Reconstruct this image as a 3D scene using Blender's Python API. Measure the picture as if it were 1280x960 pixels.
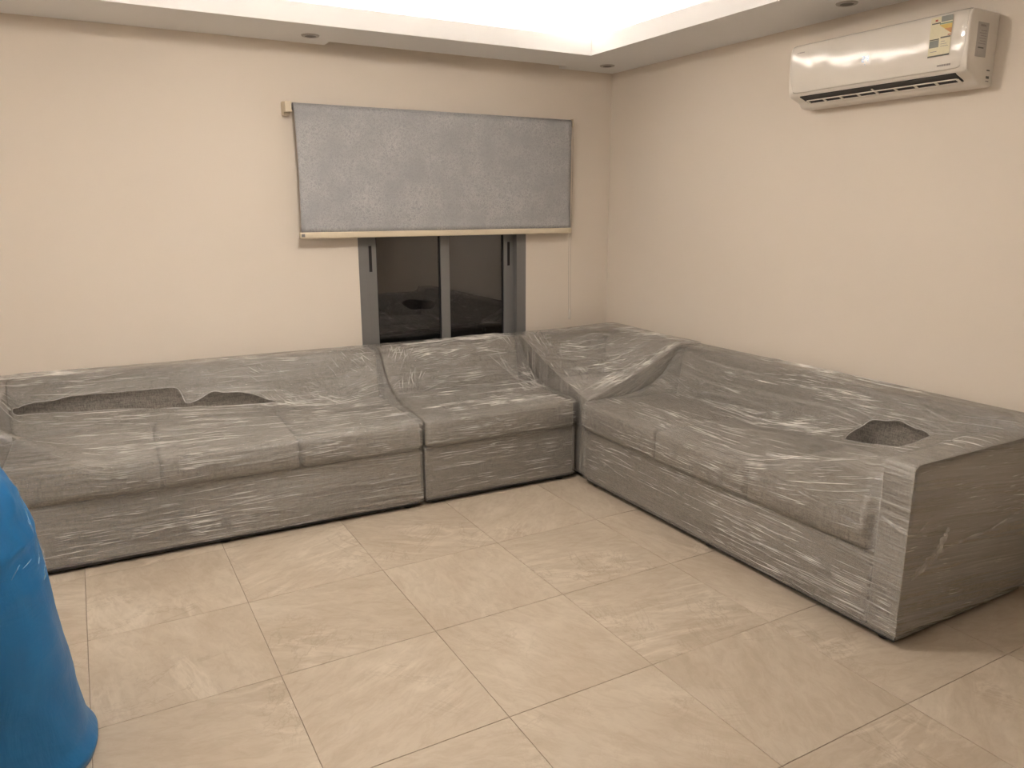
import bpy, bmesh, math, random
import numpy as np
from mathutils import Vector, Matrix, noise

# ------------------------------------------------------------------ clear
for o in list(bpy.data.objects): bpy.data.objects.remove(o, do_unlink=True)
SC = bpy.context.scene
COL = SC.collection
random.seed(7)

# ------------------------------------------------------------------ camera
CAM = dict(loc=(0.7305, -3.7288, 1.6319), yaw=0.5112, pitch=-0.2269, roll=-0.0022, f=957.22)
cd = bpy.data.cameras.new('camera'); cam = bpy.data.objects.new('camera', cd); COL.objects.link(cam)
def cam_matrix():
    y, p, r = CAM['yaw'], CAM['pitch'], CAM['roll']
    f = Vector((math.sin(y)*math.cos(p), math.cos(y)*math.cos(p), math.sin(p)))
    rt = Vector((math.cos(y), -math.sin(y), 0)); up = rt.cross(f)
    c, s = math.cos(r), math.sin(r)
    R = c*rt + s*up; U = -s*rt + c*up
    m = Matrix.Identity(4)
    for i in range(3):
        m[i][0] = R[i]; m[i][1] = U[i]; m[i][2] = -f[i]; m[i][3] = CAM['loc'][i]
    return m
cam.matrix_world = cam_matrix()
cd.sensor_fit = 'HORIZONTAL'; cd.sensor_width = 36; cd.lens = CAM['f']*36/1280
cd.clip_start = 0.05; cd.clip_end = 60
SC.camera = cam

# ------------------------------------------------------------------ world, exposure
W = bpy.data.worlds.new('night'); SC.world = W; W.use_nodes = True
bg = W.node_tree.nodes['Background']; bg.inputs[0].default_value = (0.012, 0.014, 0.02, 1); bg.inputs[1].default_value = 0.3
SC.view_settings.view_transform = 'Standard'; SC.view_settings.look = 'None'
SC.view_settings.gamma = 1; SC.view_settings.use_curve_mapping = False
SC.view_settings.exposure = 1.22
LED_COLOR = (1.0, 0.91, 0.82); LED_POWER = 44.0; HALL_FILL_POWER = 20.0; LAMP_POWER = 36.0

# room dimensions (metres; floor tiles are 0.6 m)
XW, YW, ZC = 4.20, 0.987, 2.555      # right wall, window wall, soffit height
XL, YF = -1.30, -4.70                # left wall, wall behind the camera
TX0, TX1, TY0, TY1 = -0.78, 3.675, -3.30, 0.50   # tray opening
ZL, ZU = 2.655, 2.80                 # lip top, upper ceiling

# ------------------------------------------------------------------ node helpers
def new_mat(name):
    m = bpy.data.materials.new(name); m.use_nodes = True
    nt = m.node_tree; nt.nodes.clear()
    return m, nt
class NT:
    def __init__(s, nt): s.nt = nt
    def n(s, typ, **kw):
        nd = s.nt.nodes.new(typ)
        ins = kw.pop('ins', {})
        for k, v in kw.items(): setattr(nd, k, v)
        for k, v in ins.items():
            if isinstance(v, bpy.types.NodeSocket): s.nt.links.new(v, nd.inputs[k])
            else: nd.inputs[k].default_value = v
        return nd
    def ramp(s, fac, stops, interp='LINEAR'):
        nd = s.nt.nodes.new('ShaderNodeValToRGB'); nd.color_ramp.interpolation = interp
        els = nd.color_ramp.elements
        while len(els) < len(stops): els.new(0.5)
        for e, (p, c) in zip(els, stops):
            e.position = p; e.color = c if len(c) == 4 else (*c, 1)
        s.nt.links.new(fac, nd.inputs[0]); return nd.outputs[0]
    def math(s, op, a, b=0.0, c=None, clamp=False):
        nd = s.n('ShaderNodeMath', operation=op, use_clamp=clamp)
        for i, v in enumerate((a, b) if c is None else (a, b, c)):
            if isinstance(v, bpy.types.NodeSocket): s.nt.links.new(v, nd.inputs[i])
            else: nd.inputs[i].default_value = v
        return nd.outputs[0]
    def mix(s, fac, a, b, blend='MIX'):
        nd = s.n('ShaderNodeMix', data_type='RGBA', blend_type=blend)
        for k, v in ((0, fac), (6, a), (7, b)):
            if isinstance(v, bpy.types.NodeSocket): s.nt.links.new(v, nd.inputs[k])
            else: nd.inputs[k].default_value = v if k == 0 else ((*v, 1) if len(v) == 3 else v)
        return nd.outputs[2]
    def noise(s, vec, scale, detail=3, rough=0.5, dist=0.0, out='Fac'):
        nd = s.n('ShaderNodeTexNoise', ins={'Vector': vec, 'Scale': scale, 'Detail': detail, 'Roughness': rough, 'Distortion': dist})
        return nd.outputs[out]
    def mapping(s, vec, scale=(1, 1, 1), rot=(0, 0, 0), loc=(0, 0, 0)):
        return s.n('ShaderNodeMapping', ins={'Vector': vec, 'Scale': scale, 'Rotation': rot, 'Location': loc}).outputs[0]
    def bump(s, h, strength=0.3, dist=0.01, normal=None):
        ins = {'Height': h, 'Strength': strength, 'Distance': dist}
        if normal is not None: ins['Normal'] = normal
        return s.n('ShaderNodeBump', ins=ins).outputs[0]
    def out(s, sh):
        o = s.n('ShaderNodeOutputMaterial'); s.nt.links.new(sh, o.inputs['Surface'])

def simple(name, col, rough=0.5, metal=0.0, spec=0.5, bump=None, var=0.0, vscale=6.0):
    """principled with slight noise variation; bump=(scale,strength,dist)"""
    m, nt = new_mat(name); N = NT(nt)
    tc = N.n('ShaderNodeTexCoord').outputs['Object']
    ins = {'Base Color': (*col, 1), 'Roughness': rough, 'Metallic': metal, 'Specular IOR Level': spec}
    if var:
        f = N.noise(tc, vscale, 4)
        ins['Base Color'] = N.mix(f, tuple(c*(1-var) for c in col), tuple(min(1, c*(1+var)) for c in col))
    if bump:
        ins['Normal'] = N.bump(N.noise(tc, bump[0], 3), bump[1], bump[2])
    b = N.n('ShaderNodeBsdfPrincipled', ins=ins); N.out(b.outputs[0]); return m

def emit(name, col, power):
    m, nt = new_mat(name); N = NT(nt)
    e = N.n('ShaderNodeEmission', ins={'Color': (*col, 1), 'Strength': power}); N.out(e.outputs[0]); return m

M = {}
M['wall'] = simple('wall_paint', (0.79, 0.712, 0.62), 0.62, spec=0.3, bump=(160, 0.08, 0.002), var=0.025, vscale=1.3)
M['ceiling'] = simple('ceiling_paint', (0.90, 0.892, 0.885), 0.7, spec=0.25, bump=(180, 0.05, 0.002), var=0.015, vscale=1.5)
M['grout'] = simple('grout', (0.26, 0.21, 0.165), 0.85, var=0.15, vscale=8)
M['alu'] = simple('grey_aluminium', (0.205, 0.200, 0.196), 0.45, 0.2, var=0.04, vscale=20)
M['alu_dark'] = simple('dark_gasket', (0.008, 0.008, 0.009), 0.7)
M['cream_plastic'] = simple('cream_plastic', (0.70, 0.61, 0.46), 0.4, var=0.03)
M['grey_plastic'] = simple('grey_plastic', (0.22, 0.21, 0.20), 0.45, var=0.05)
M['ac_white'] = simple('ac_white_plastic', (0.80, 0.75, 0.68), 0.33, var=0.01)
M['ac_dark'] = simple('ac_dark_outlet', (0.018, 0.016, 0.016), 0.45)
M['black'] = simple('black_plastic', (0.012, 0.011, 0.010), 0.45, var=0.2)
M['lamp_trim'] = simple('downlight_trim', (0.50, 0.47, 0.45), 0.35, 0.3)
M['lamp_dark'] = simple('downlight_inside', (0.16, 0.145, 0.135), 0.4, 0.3)
M['led'] = emit('led_strip_light', LED_COLOR, LED_POWER)
M['hall_fill'] = emit('hall_fill_light', (1.0, 0.93, 0.86), HALL_FILL_POWER)
M['room_lamp'] = emit('room_lamp_light', (1.0, 0.91, 0.815), LAMP_POWER)
M['display'] = emit('display_digits', (0.62, 0.80, 1.0), 0.44)

# glossy front panel, very slightly wavy moulding
def mat_ac_panel():
    m, nt = new_mat('ac_glossy_panel'); N = NT(nt)
    tc = N.n('ShaderNodeTexCoord').outputs['Object']
    h = N.noise(N.mapping(tc, (1, 3.2, 2.0)), 2.2, 1)
    b = N.n('ShaderNodeBsdfPrincipled', ins={'Base Color': (0.80, 0.75, 0.68, 1), 'Roughness': 0.25, 'Specular IOR Level': 0.3,
            'Coat Weight': 1.0, 'Coat IOR': 2.0, 'Coat Roughness': 0.01, 'Coat Normal': N.bump(h, 0.42, 0.02), 'Normal': N.bump(h, 0.42, 0.02)})
    N.out(b.outputs[0]); return m
M['ac_panel'] = mat_ac_panel()

def mat_tile():
    m, nt = new_mat('porcelain_tile'); N = NT(nt)
    tc = N.n('ShaderNodeTexCoord').outputs['Object']
    rnd = N.n('ShaderNodeObjectInfo').outputs['Random']
    r100 = N.math('MULTIPLY', rnd, 173.0)
    off = N.n('ShaderNodeCombineXYZ', ins={0: r100, 1: N.math('MULTIPLY', rnd, 61.0), 2: N.math('MULTIPLY', rnd, 37.0)}).outputs[0]
    # each tile turned by its own angle so that the print does not line up
    rot = N.n('ShaderNodeVectorRotate', rotation_type='Z_AXIS', ins={'Vector': tc, 'Angle': N.math('MULTIPLY', rnd, 6.0)}).outputs[0]
    p = N.n('ShaderNodeVectorMath', operation='ADD', ins={0: rot, 1: off}).outputs[0]
    broad = N.noise(N.mapping(p, (1, 1.9, 1)), 2.0, 5, 0.6, 0.8)
    fine = N.noise(N.mapping(p, (1, 2.2, 1)), 11.0, 7, 0.68, 0.7)
    base = N.ramp(broad, [(0.26, (0.432, 0.358, 0.272)), (0.50, (0.515, 0.440, 0.345)), (0.74, (0.585, 0.512, 0.415))])
    base = N.mix(N.ramp(fine, [(0.32, (0.45, 0.45, 0.45)), (0.60, (0, 0, 0))]), base, (0.36, 0.28, 0.20), 'MIX')
    # pale scuffed veins
    wv = N.noise(N.mapping(p, (0.7, 2.2, 1)), 2.4, 8, 0.6, 0.5)
    vein = N.math('ABSOLUTE', N.math('SUBTRACT', wv, 0.52))
    vm = N.ramp(vein, [(0.0, (1, 1, 1)), (0.018, (0.55, 0.55, 0.55)), (0.05, (0, 0, 0))])
    patch = N.ramp(N.noise(p, 1.8, 2), [(0.46, (0, 0, 0)), (0.62, (1, 1, 1))])
    vf = N.math('MULTIPLY', N.math('MULTIPLY', vm, patch), 0.5)
    colr = N.mix(vf, base, (0.72, 0.64, 0.53))
    dv = N.math('ABSOLUTE', N.math('SUBTRACT', N.noise(N.mapping(p, (2.0, 0.8, 1)), 3.0, 9, 0.66, 0.5), 0.47))
    dm = N.math('MULTIPLY', N.ramp(dv, [(0.0, (1, 1, 1)), (0.02, (0, 0, 0))]), N.math('MULTIPLY', patch, 0.45))
    colr = N.mix(dm, colr, (0.30, 0.235, 0.165))
    colr = N.mix(0.10, colr, N.ramp(rnd, [(0, (0.40, 0.33, 0.25)), (1, (0.62, 0.52, 0.41))]))
    b = N.n('ShaderNodeBsdfPrincipled', ins={'Base Color': colr, 'Roughness': N.ramp(fine, [(0.3, (0.50,)*3), (0.7, (0.36,)*3)]),
            'Specular IOR Level': 0.4, 'Normal': N.bump(fine, 0.05, 0.002)})
    N.out(b.outputs[0]); return m
M['tile'] = mat_tile()

def mat_fabric(name, col):
    m, nt = new_mat(name); N = NT(nt)
    tc = N.n('ShaderNodeTexCoord').outputs['Object']
    a = N.noise(N.mapping(tc, (22, 22, 190)), 1.0, 3, 0.65)          # weft threads
    b_ = N.noise(N.mapping(tc, (190, 190, 22)), 1.0, 3, 0.65)        # warp threads
    c = N.noise(tc, 240, 2)
    h = N.math('MULTIPLY', N.math('ADD', N.math('ADD', a, b_), c), 0.333)
    f = N.ramp(h, [(0.40, (0, 0, 0)), (0.60, (1, 1, 1))])
    broad = N.noise(tc, 3.0, 3)
    colr = N.mix(f, tuple(x*0.52 for x in col), tuple(x*1.42 for x in col))
    colr = N.mix(N.math('MULTIPLY', broad, 0.25), colr, tuple(x*0.8 for x in col))
    b = N.n('ShaderNodeBsdfPrincipled', ins={'Base Color': colr, 'Roughness': 0.92, 'Specular IOR Level': 0.15,
            'Sheen Weight': 0.15, 'Normal': N.bump(h, 0.5, 0.004)})
    N.out(b.outputs[0]); return m
M['fabric'] = mat_fabric('grey_woven_fabric', (0.238, 0.216, 0.190))

def mat_film(name, veil=0.12, streak=0.85, crumple=1.0, gloss=0.22, bump=0.9, gl=1.0, milk=(0.68, 0.65, 0.605)):
    """clear stretch film: see-through, with stretched milky streaks and shiny wrinkles.  UV in metres (u along the pull)."""
    m, nt = new_mat(name); N = NT(nt)
    uv = N.n('ShaderNodeUVMap').outputs[0]
    warp = N.noise(uv, 1.2, 2, out='Color')
    w2 = N.n('ShaderNodeVectorMath', operation='MULTIPLY_ADD', ins={0: warp, 1: (0.2, 0.075, 0), 2: uv}).outputs[0]
    w3 = N.n('ShaderNodeVectorMath', operation='MULTIPLY_ADD', ins={0: warp, 1: (0.2, -0.10, 0), 2: uv}).outputs[0]
    s1 = N.noise(N.mapping(w2, (1.5, 62, 1)), 1.0, 4, 0.62)
    s2 = N.noise(N.mapping(w3, (4.0, 210, 1), (0, 0, 0.03)), 1.0, 3, 0.6)
    s3 = N.noise(N.mapping(w2, (0.9, 15, 1), (0, 0, -0.06)), 1.0, 3, 0.55)
    s4 = N.noise(N.mapping(w3, (7.0, 150, 1), (0, 0, 0.015)), 1.0, 2, 0.5)
    big = N.noise(w2, 2.6, 3)
    st1 = N.ramp(s1, [(0.50, (0, 0, 0)), (0.66, (1, 1, 1))])
    st2 = N.ramp(s2, [(0.54, (0, 0, 0)), (0.72, (1, 1, 1))])
    st3 = N.ramp(s3, [(0.42, (0, 0, 0)), (0.70, (1, 1, 1))])
    bigm = N.ramp(big, [(0.32, (0.30,)*3), (0.66, (1.15,)*3)])
    st = N.math('ADD', N.math('MULTIPLY', st1, 0.36), N.math('MULTIPLY', st2, 0.36))
    st = N.math('ADD', st, N.math('MULTIPLY', st3, 0.26))
    st = N.math('MULTIPLY', st, bigm)
    glint_dash = N.math('MULTIPLY', N.ramp(s4, [(0.655, (0, 0, 0)), (0.72, (1, 1, 1))]), N.ramp(N.noise(w3, 3.3, 2), [(0.46, (0, 0, 0)), (0.60, (1, 1, 1))]))
    fac = N.math('ADD', N.math('MULTIPLY', st, streak), veil)
    fac = N.math('ADD', fac, N.math('MULTIPLY', glint_dash, 0.55), clamp=True)  # sparse glints painted as milky white dashes over the streaks
    cr = N.noise(N.mapping(w2, (13, 60, 1), (0, 0, 0.12)), 1.0, 4, 0.6, 0.6)
    h = N.math('ADD', N.math('MULTIPLY', s1, 0.8), N.math('MULTIPLY', s2, 0.25))
    h = N.math('ADD', h, N.math('MULTIPLY', cr, 0.35*crumple))
    h = N.math('ADD', h, N.math('MULTIPLY', glint_dash, 0.35))
    nrm = N.bump(h, bump, 0.016)
    lw = N.n('ShaderNodeLayerWeight', ins={'Blend': 0.25, 'Normal': nrm}).outputs['Fresnel']
    clear = N.n('ShaderNodeBsdfTransparent', ins={'Color': (0.97, 0.965, 0.955, 1)}).outputs[0]
    milky = N.n('ShaderNodeBsdfDiffuse', ins={'Color': (*milk, 1), 'Normal': nrm}).outputs[0]
    glo = N.n('ShaderNodeBsdfGlossy', ins={'Color': (1, 1, 1, 1), 'Roughness': gloss, 'Normal': nrm}).outputs[0]
    a = N.n('ShaderNodeMixShader', ins={0: fac, 1: clear, 2: milky}).outputs[0]
    gf = N.math('ADD', N.math('MULTIPLY', lw, 0.60*gl), 0.09*gl)
    gf = N.math('ADD', gf, N.math('MULTIPLY', glint_dash, 0.30), clamp=True)
    b = N.n('ShaderNodeMixShader', ins={0: gf, 1: a, 2: glo}).outputs[0]
    N.out(b); return m
M['film'] = mat_film('clear_stretch_film')
M['film_end'] = mat_film('smooth_stretch_film', veil=0.06, streak=0.45, crumple=0.4, bump=0.4, gl=0.28, gloss=0.32)
M['film_rim'] = mat_film('rolled_film_edge', veil=0.45, milk=(0.75, 0.73, 0.71))
M['film_skirt'] = mat_film('milkier_stretch_film', veil=0.17, streak=0.8)  # milkier copy of the film, paler so shaded side panels look lit
M['film_veil'] = mat_film('doubled_stretch_film', veil=0.13, streak=0.30, crumple=0.4, bump=0.5, gl=0.10, gloss=0.35)

def mat_crease(name='glint_creased_film', lo=0.25, hi=0.85, col=(0.87, 0.84, 0.79)):
    m, nt = new_mat(name); N = NT(nt)
    tc = N.n('ShaderNodeTexCoord').outputs['Object']
    f = N.ramp(N.noise(tc, 9, 2), [(0.35, (lo,)*3), (0.65, (hi,)*3)])
    t = N.n('ShaderNodeBsdfTransparent').outputs[0]
    b = N.n('ShaderNodeBsdfPrincipled', ins={'Base Color': (*col, 1), 'Roughness': 0.22, 'Specular IOR Level': 0.8}).outputs[0]
    N.out(N.n('ShaderNodeMixShader', ins={0: f, 1: t, 2: b}).outputs[0]); return m
M['film_glint_crease'] = mat_crease()  # whitish folded film; the pale colour also stands in for glints
M['film_fold'] = mat_crease('gathered_stretch_film', 0.10, 0.50, (0.92, 0.90, 0.88))
M['blue_glint_crease'] = mat_crease('blue_sheet_glint_crease', 0.10, 0.65, (0.38, 0.60, 0.80))  # paler blue on the folds paints the sack's highlights
def mat_blind():
    m, nt = new_mat('silver_blind_fabric'); N = NT(nt)
    tc = N.n('ShaderNodeTexCoord').outputs['Object']
    w = N.noise(tc, 26, 3, out='Color')
    v = N.n('ShaderNodeVectorMath', operation='MULTIPLY_ADD', ins={0: w, 1: (0.05, 0.0, 0.05), 2: tc}).outputs[0]
    vor = N.n('ShaderNodeTexVoronoi', feature='DISTANCE_TO_EDGE', ins={'Vector': v, 'Scale': 46.0}).outputs['Distance']
    curl = N.ramp(vor, [(0.03, (1, 1, 1)), (0.13, (0, 0, 0))])
    nz = N.noise(tc, 42, 5, 0.65, 1.4)
    curl2 = N.ramp(N.math('ABSOLUTE', N.math('SUBTRACT', nz, 0.5)), [(0.0, (1, 1, 1)), (0.045, (0, 0, 0))])
    fac = N.math('MULTIPLY', N.math('MAXIMUM', N.math('MULTIPLY', curl, 0.5), curl2), N.ramp(N.noise(tc, 6, 3), [(0.35, (0.25,)*3), (0.65, (0.9,)*3)]))
    c = N.mix(fac, (0.36, 0.365, 0.38), (0.58, 0.575, 0.57))
    crease = N.noise(N.mapping(tc, (0.6, 1, 16)), 1.0, 2)
    b = N.n('ShaderNodeBsdfPrincipled', ins={'Base Color': c, 'Roughness': N.ramp(fac, [(0, (0.62,)*3), (1, (0.38,)*3)]),
            'Metallic': 0.12, 'Specular IOR Level': 0.4, 'Normal': N.bump(N.math('ADD', N.math('MULTIPLY', fac, 0.15), crease), 0.25, 0.01)})
    N.out(b.outputs[0]); return m
M['blind'] = mat_blind()

def mat_glass():
    m, nt = new_mat('tinted_window_glass'); N = NT(nt)
    t = N.n('ShaderNodeBsdfTransparent', ins={'Color': (0.22, 0.21, 0.20, 1)}).outputs[0]
    g = N.n('ShaderNodeBsdfGlossy', ins={'Color': (0.92, 0.92, 0.95, 1), 'Roughness': 0.012}).outputs[0]
    f = N.n('ShaderNodeFresnel', ins={'IOR': 2.15}).outputs[0]
    s = N.n('ShaderNodeMixShader', ins={0: f, 1: t, 2: g}).outputs[0]
    N.out(s); return m
M['glass'] = mat_glass()

def mat_bag():
    m, nt = new_mat('blue_plastic_sheet'); N = NT(nt)
    tc = N.n('ShaderNodeTexCoord').outputs['Object']
    n1 = N.noise(N.mapping(tc, (4, 4, 1.2)), 2.5, 4, 0.6, 0.8)
    n2 = N.noise(N.mapping(tc, (2, 2, 5)), 5.0, 4, 0.6, 1.0)
    c = N.mix(n1, (0.012, 0.150, 0.40), (0.028, 0.24, 0.56))
    nr = N.bump(N.math('ADD', n1, N.math('MULTIPLY', n2, 0.4)), 0.25, 0.02)
    b = N.n('ShaderNodeBsdfPrincipled', ins={'Base Color': c, 'Roughness': 0.36, 'Specular IOR Level': 0.45, 'Normal': nr})
    tr = N.n('ShaderNodeBsdfTranslucent', ins={'Color': (0.03, 0.24, 0.50, 1)}).outputs[0]
    s = N.n('ShaderNodeMixShader', ins={0: 0.22, 1: b.outputs[0], 2: tr}).outputs[0]
    N.out(s); return m
M['bag'] = mat_bag()

# ------------------------------------------------------------------ mesh helpers
def link(name, me, mat=None, parent=None, loc=(0, 0, 0), rotz=0.0):
    o = bpy.data.objects.new(name, me); COL.objects.link(o)
    if mat is not None and me is not None and not me.materials: me.materials.append(M[mat] if isinstance(mat, str) else mat)
    o.location = loc; o.rotation_euler = (0, 0, rotz)
    if parent is not None: o.parent = parent
    return o
def tag(o, label=None, cat=None, group=None, kind=None):
    if label: o['label'] = label
    if cat: o['category'] = cat
    if group: o['group'] = group
    if kind: o['kind'] = kind
    return o
def empty(name, loc=(0, 0, 0), rotz=0.0):
    o = bpy.data.objects.new(name, None); COL.objects.link(o); o.location = loc; o.rotation_euler = (0, 0, rotz)
    o.empty_display_size = 0.1; return o
def bm_mesh(bm, name='m', smooth=False):
    me = bpy.data.meshes.new(name)
    bmesh.ops.recalc_face_normals(bm, faces=bm.faces)
    bm.to_mesh(me); bm.free()
    if smooth:
        for p in me.polygons: p.use_smooth = True
    return me
def add_box(bm, x0, x1, y0, y1, z0, z1):
    v = [bm.verts.new(p) for p in ((x0,y0,z0),(x1,y0,z0),(x1,y1,z0),(x0,y1,z0),(x0,y0,z1),(x1,y0,z1),(x1,y1,z1),(x0,y1,z1))]
    for f in ((3,2,1,0),(4,5,6,7),(0,1,5,4),(1,2,6,5),(2,3,7,6),(3,0,4,7)): bm.faces.new([v[i] for i in f])
    return v
def box_mesh(x0, x1, y0, y1, z0, z1, bev=0.0, seg=2, smooth=None):
    bm = bmesh.new(); add_box(bm, x0, x1, y0, y1, z0, z1)
    if bev: bmesh.ops.bevel(bm, geom=bm.edges[:], offset=bev, segments=seg, profile=0.5, affect='EDGES')
    return bm_mesh(bm, smooth=bool(bev) and seg > 1 if smooth is None else smooth)
def boxes_mesh(lst, bev=0.0):
    bm = bmesh.new()
    for b in lst: add_box(bm, *b)
    if bev: bmesh.ops.bevel(bm, geom=bm.edges[:], offset=bev, segments=1, affect='EDGES')
    return bm_mesh(bm)
def cyl_mesh(r, p0, p1, seg=20, r1=None):
    bm = bmesh.new(); p0 = Vector(p0); p1 = Vector(p1); d = (p1-p0).normalized()
    a = d.orthogonal().normalized(); b = d.cross(a); r1 = r if r1 is None else r1
    A = [bm.verts.new(p0+(a*math.cos(t)+b*math.sin(t))*r) for t in [2*math.pi*i/seg for i in range(seg)]]
    B = [bm.verts.new(p1+(a*math.cos(t)+b*math.sin(t))*r1) for t in [2*math.pi*i/seg for i in range(seg)]]
    for i in range(seg): bm.faces.new((A[i], A[(i+1)%seg], B[(i+1)%seg], B[i]))
    bm.faces.new(A[::-1]); bm.faces.new(B)
    me = bm_mesh(bm)
    for p in me.polygons: p.use_smooth = len(p.vertices) == 4
    return me
def tube_mesh(pts, r, seg=6):
    bm = bmesh.new(); rings = []
    pts = [Vector(p) for p in pts]
    for i, p in enumerate(pts):
        d = (pts[min(i+1, len(pts)-1)]-pts[max(i-1, 0)]).normalized()
        a = d.cross(Vector((0.13, 0.27, 0.95))).normalized(); b = d.cross(a)
        rr = r[i] if isinstance(r, (list, tuple)) else r
        rings.append([bm.verts.new(p+(a*math.cos(t)+b*math.sin(t))*rr) for t in [2*math.pi*k/seg for k in range(seg)]])
    for A, B in zip(rings, rings[1:]):
        for k in range(seg): bm.faces.new((A[k], A[(k+1)%seg], B[(k+1)%seg], B[k]))
    bm.faces.new(rings[0][::-1]); bm.faces.new(rings[-1])
    return bm_mesh(bm, smooth=True)
def prism_mesh(profile, axis, a0, a1, bev=0.0, seg=2, smooth=False):
    """profile: list of 2D points in the other two axes (in xyz order), extruded along axis"""
    bm = bmesh.new()
    def mk(p, a):
        c = [0, 0, 0]; o = [i for i in range(3) if i != axis]; c[axis] = a; c[o[0]] = p[0]; c[o[1]] = p[1]; return bm.verts.new(c)
    A = [mk(p, a0) for p in profile]; B = [mk(p, a1) for p in profile]; n = len(profile)
    for i in range(n): bm.faces.new((A[i], A[(i+1)%n], B[(i+1)%n], B[i]))
    bm.faces.new(A[::-1]); bm.faces.new(B)
    bmesh.ops.recalc_face_normals(bm, faces=bm.faces)
    if bev: bmesh.ops.bevel(bm, geom=bm.edges[:], offset=bev, segments=seg, profile=0.5, affect='EDGES')
    return bm_mesh(bm, smooth=smooth)
def auto_smooth(o, ang=40):
    me = o.data
    for p in me.polygons: p.use_smooth = True
    me.set_sharp_from_angle(angle=math.radians(ang))

# ================================================================== THE ROOM
def struct(name, me, mat, parent=None, label=None):
    o = link(name, me, mat, parent)
    if parent is None: o['kind'] = 'structure'
    if label: o['label'] = label
    return o
T = 0.15
WX0, WX1, WZ0, WZ1 = 2.272, 3.488, 0.56, 2.08     # window opening
# floor slab with one object for each tile
floor = struct('floor', box_mesh(XL-T, XW+T, YF-T, YW+T, -0.10, -0.0025), 'grout')
S = 0.6; G = 0.0011
full = box_mesh(-S/2+G, S/2-G, -S/2+G, S/2-G, -0.012, 0.0, bev=0.0009, seg=1)
full.materials.append(M['tile'])
for i in range(int(math.floor(XL/S)), int(math.ceil(XW/S))):
    for j in range(int(math.floor(YF/S)), int(math.ceil(YW/S))):
        x0, x1, y0, y1 = max(i*S, XL), min((i+1)*S, XW), max(j*S, YF), min((j+1)*S, YW)
        if x1-x0 < 0.02 or y1-y0 < 0.02: continue
        cx, cy = (i+.5)*S, (j+.5)*S
        if x1-x0 > S-1e-4 and y1-y0 > S-1e-4: me = full
        else:
            me = box_mesh(x0-cx+G, x1-cx-G, y0-cy+G, y1-cy-G, -0.012, 0.0, bev=0.0009, seg=1)
        link('tile', me, 'tile', floor, (cx, cy, random.uniform(-0.0004, 0.0003)))
# walls
ZT = ZU
struct('wall_back', boxes_mesh([(XL-T, WX0, YW, YW+T, 0, ZT), (WX1, XW+T, YW, YW+T, 0, ZT),
                                (WX0, WX1, YW, YW+T, 0, WZ0), (WX0, WX1, YW, YW+T, WZ1, ZT)]), 'wall')
struct('wall_right', box_mesh(XW, XW+T, YF-T, YW, 0, ZT), 'wall')
HY0, HY1 = -2.3, -0.7      # wide doorway to an unseen hall, added so its lamp brightens the room
struct('wall_left', boxes_mesh([(XL-T, XL, YF-T, HY0, 0, ZT), (XL-T, XL, HY1, YW, 0, ZT), (XL-T, XL, HY0, HY1, 2.25, ZT)]), 'wall')
struct('wall_added_hall', boxes_mesh([(XL-1.9, XL-1.75, HY0-0.4, HY1+0.4, 0, 2.5), (XL-1.75, XL-T, HY0-0.4, HY0-0.25, 0, 2.5), (XL-1.75, XL-T, HY1+0.25, HY1+0.4, 0, 2.5),
                                (XL-1.9, XL-T, HY0-0.4, HY1+0.4, 2.5, 2.6), (XL-1.9, XL-T, HY0-0.4, HY1+0.4, -0.1, 0.0)]), 'wall')  # hall shell out of view, added to hold the fill lamp
# wall behind the camera: half wall with an unlit room beyond
struct('wall_front', boxes_mesh([(XL, 0.2, YF-T, YF, 0, ZT), (3.6, XW, YF-T, YF, 0, ZT),
                                 (0.2, 3.6, YF-T, YF, 0, 0.92), (0.2, 3.6, YF-T, YF, 2.2, ZT)]), 'wall')
struct('wall_alcove', boxes_mesh([(0.0, 0.2, YF-1.8, YF-T, 0, 2.3), (3.6, 3.8, YF-1.8, YF-T, 0, 2.3),
                                  (0.0, 3.8, YF-2.0, YF-1.8, 0, 2.3), (0.2, 3.6, YF-1.8, YF-T, 2.2, 2.3), (0.2, 3.6, YF-1.8, YF-T, -0.1, 0.0)]), 'wall')
# ceiling: upper slab, dropped border with an upstand lip, blind pocket above the window
struct('ceiling', box_mesh(XL-T, XW+T, YF-T, YW+T, ZU, ZU+0.1), 'ceiling')
PX0, PX1, PY0 = 2.125, 3.75, 0.885                # blind pocket
ZS = ZC+0.02
def ring(z0, z1, x0, x1, y0, y1, t):
    """rectangular frame whose inner edge is x0..x1, y0..y1 and width t"""
    return [(x0-t, x0, y0-t, y1+t, z0, z1), (x1, x1+t, y0-t, y1+t, z0, z1), (x0, x1, y0-t, y0, z0, z1), (x0, x1, y1, y1+t, z0, z1)]
struct('ceiling_border', boxes_mesh([(XL, TX0, YF, YW, ZC, ZS), (TX1, PX1, YF, TY1, ZC, ZS), (PX1, XW, YF, YW, ZC, ZS),
       (TX0, TX1, YF, TY0, ZC, ZS), (TX0, PX0, TY1, YW, ZC, ZS), (PX0, PX1, TY1, PY0, ZC, ZS),
       (PX0, PX1, PY0, YW, ZC+0.09, ZC+0.11), (PX0, PX1, PY0-0.015, PY0, ZS, ZC+0.11),
       (PX0-0.015, PX0, PY0-0.015, YW, ZS, ZC+0.11), (PX1, PX1+0.015, PY0-0.015, YW, ZS, ZC+0.11)]), 'ceiling')
struct('ceiling_lip', boxes_mesh(ring(ZC-0.001, ZL, TX0+0.002, TX1-0.002, TY0+0.002, TY1-0.002, 0.016)), 'ceiling')
CB = 0.28
struct('ceiling_cove', boxes_mesh(ring(ZS, ZU, TX0-CB, TX1+CB, TY0-CB, TY1+CB, 0.02)), 'ceiling')
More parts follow.
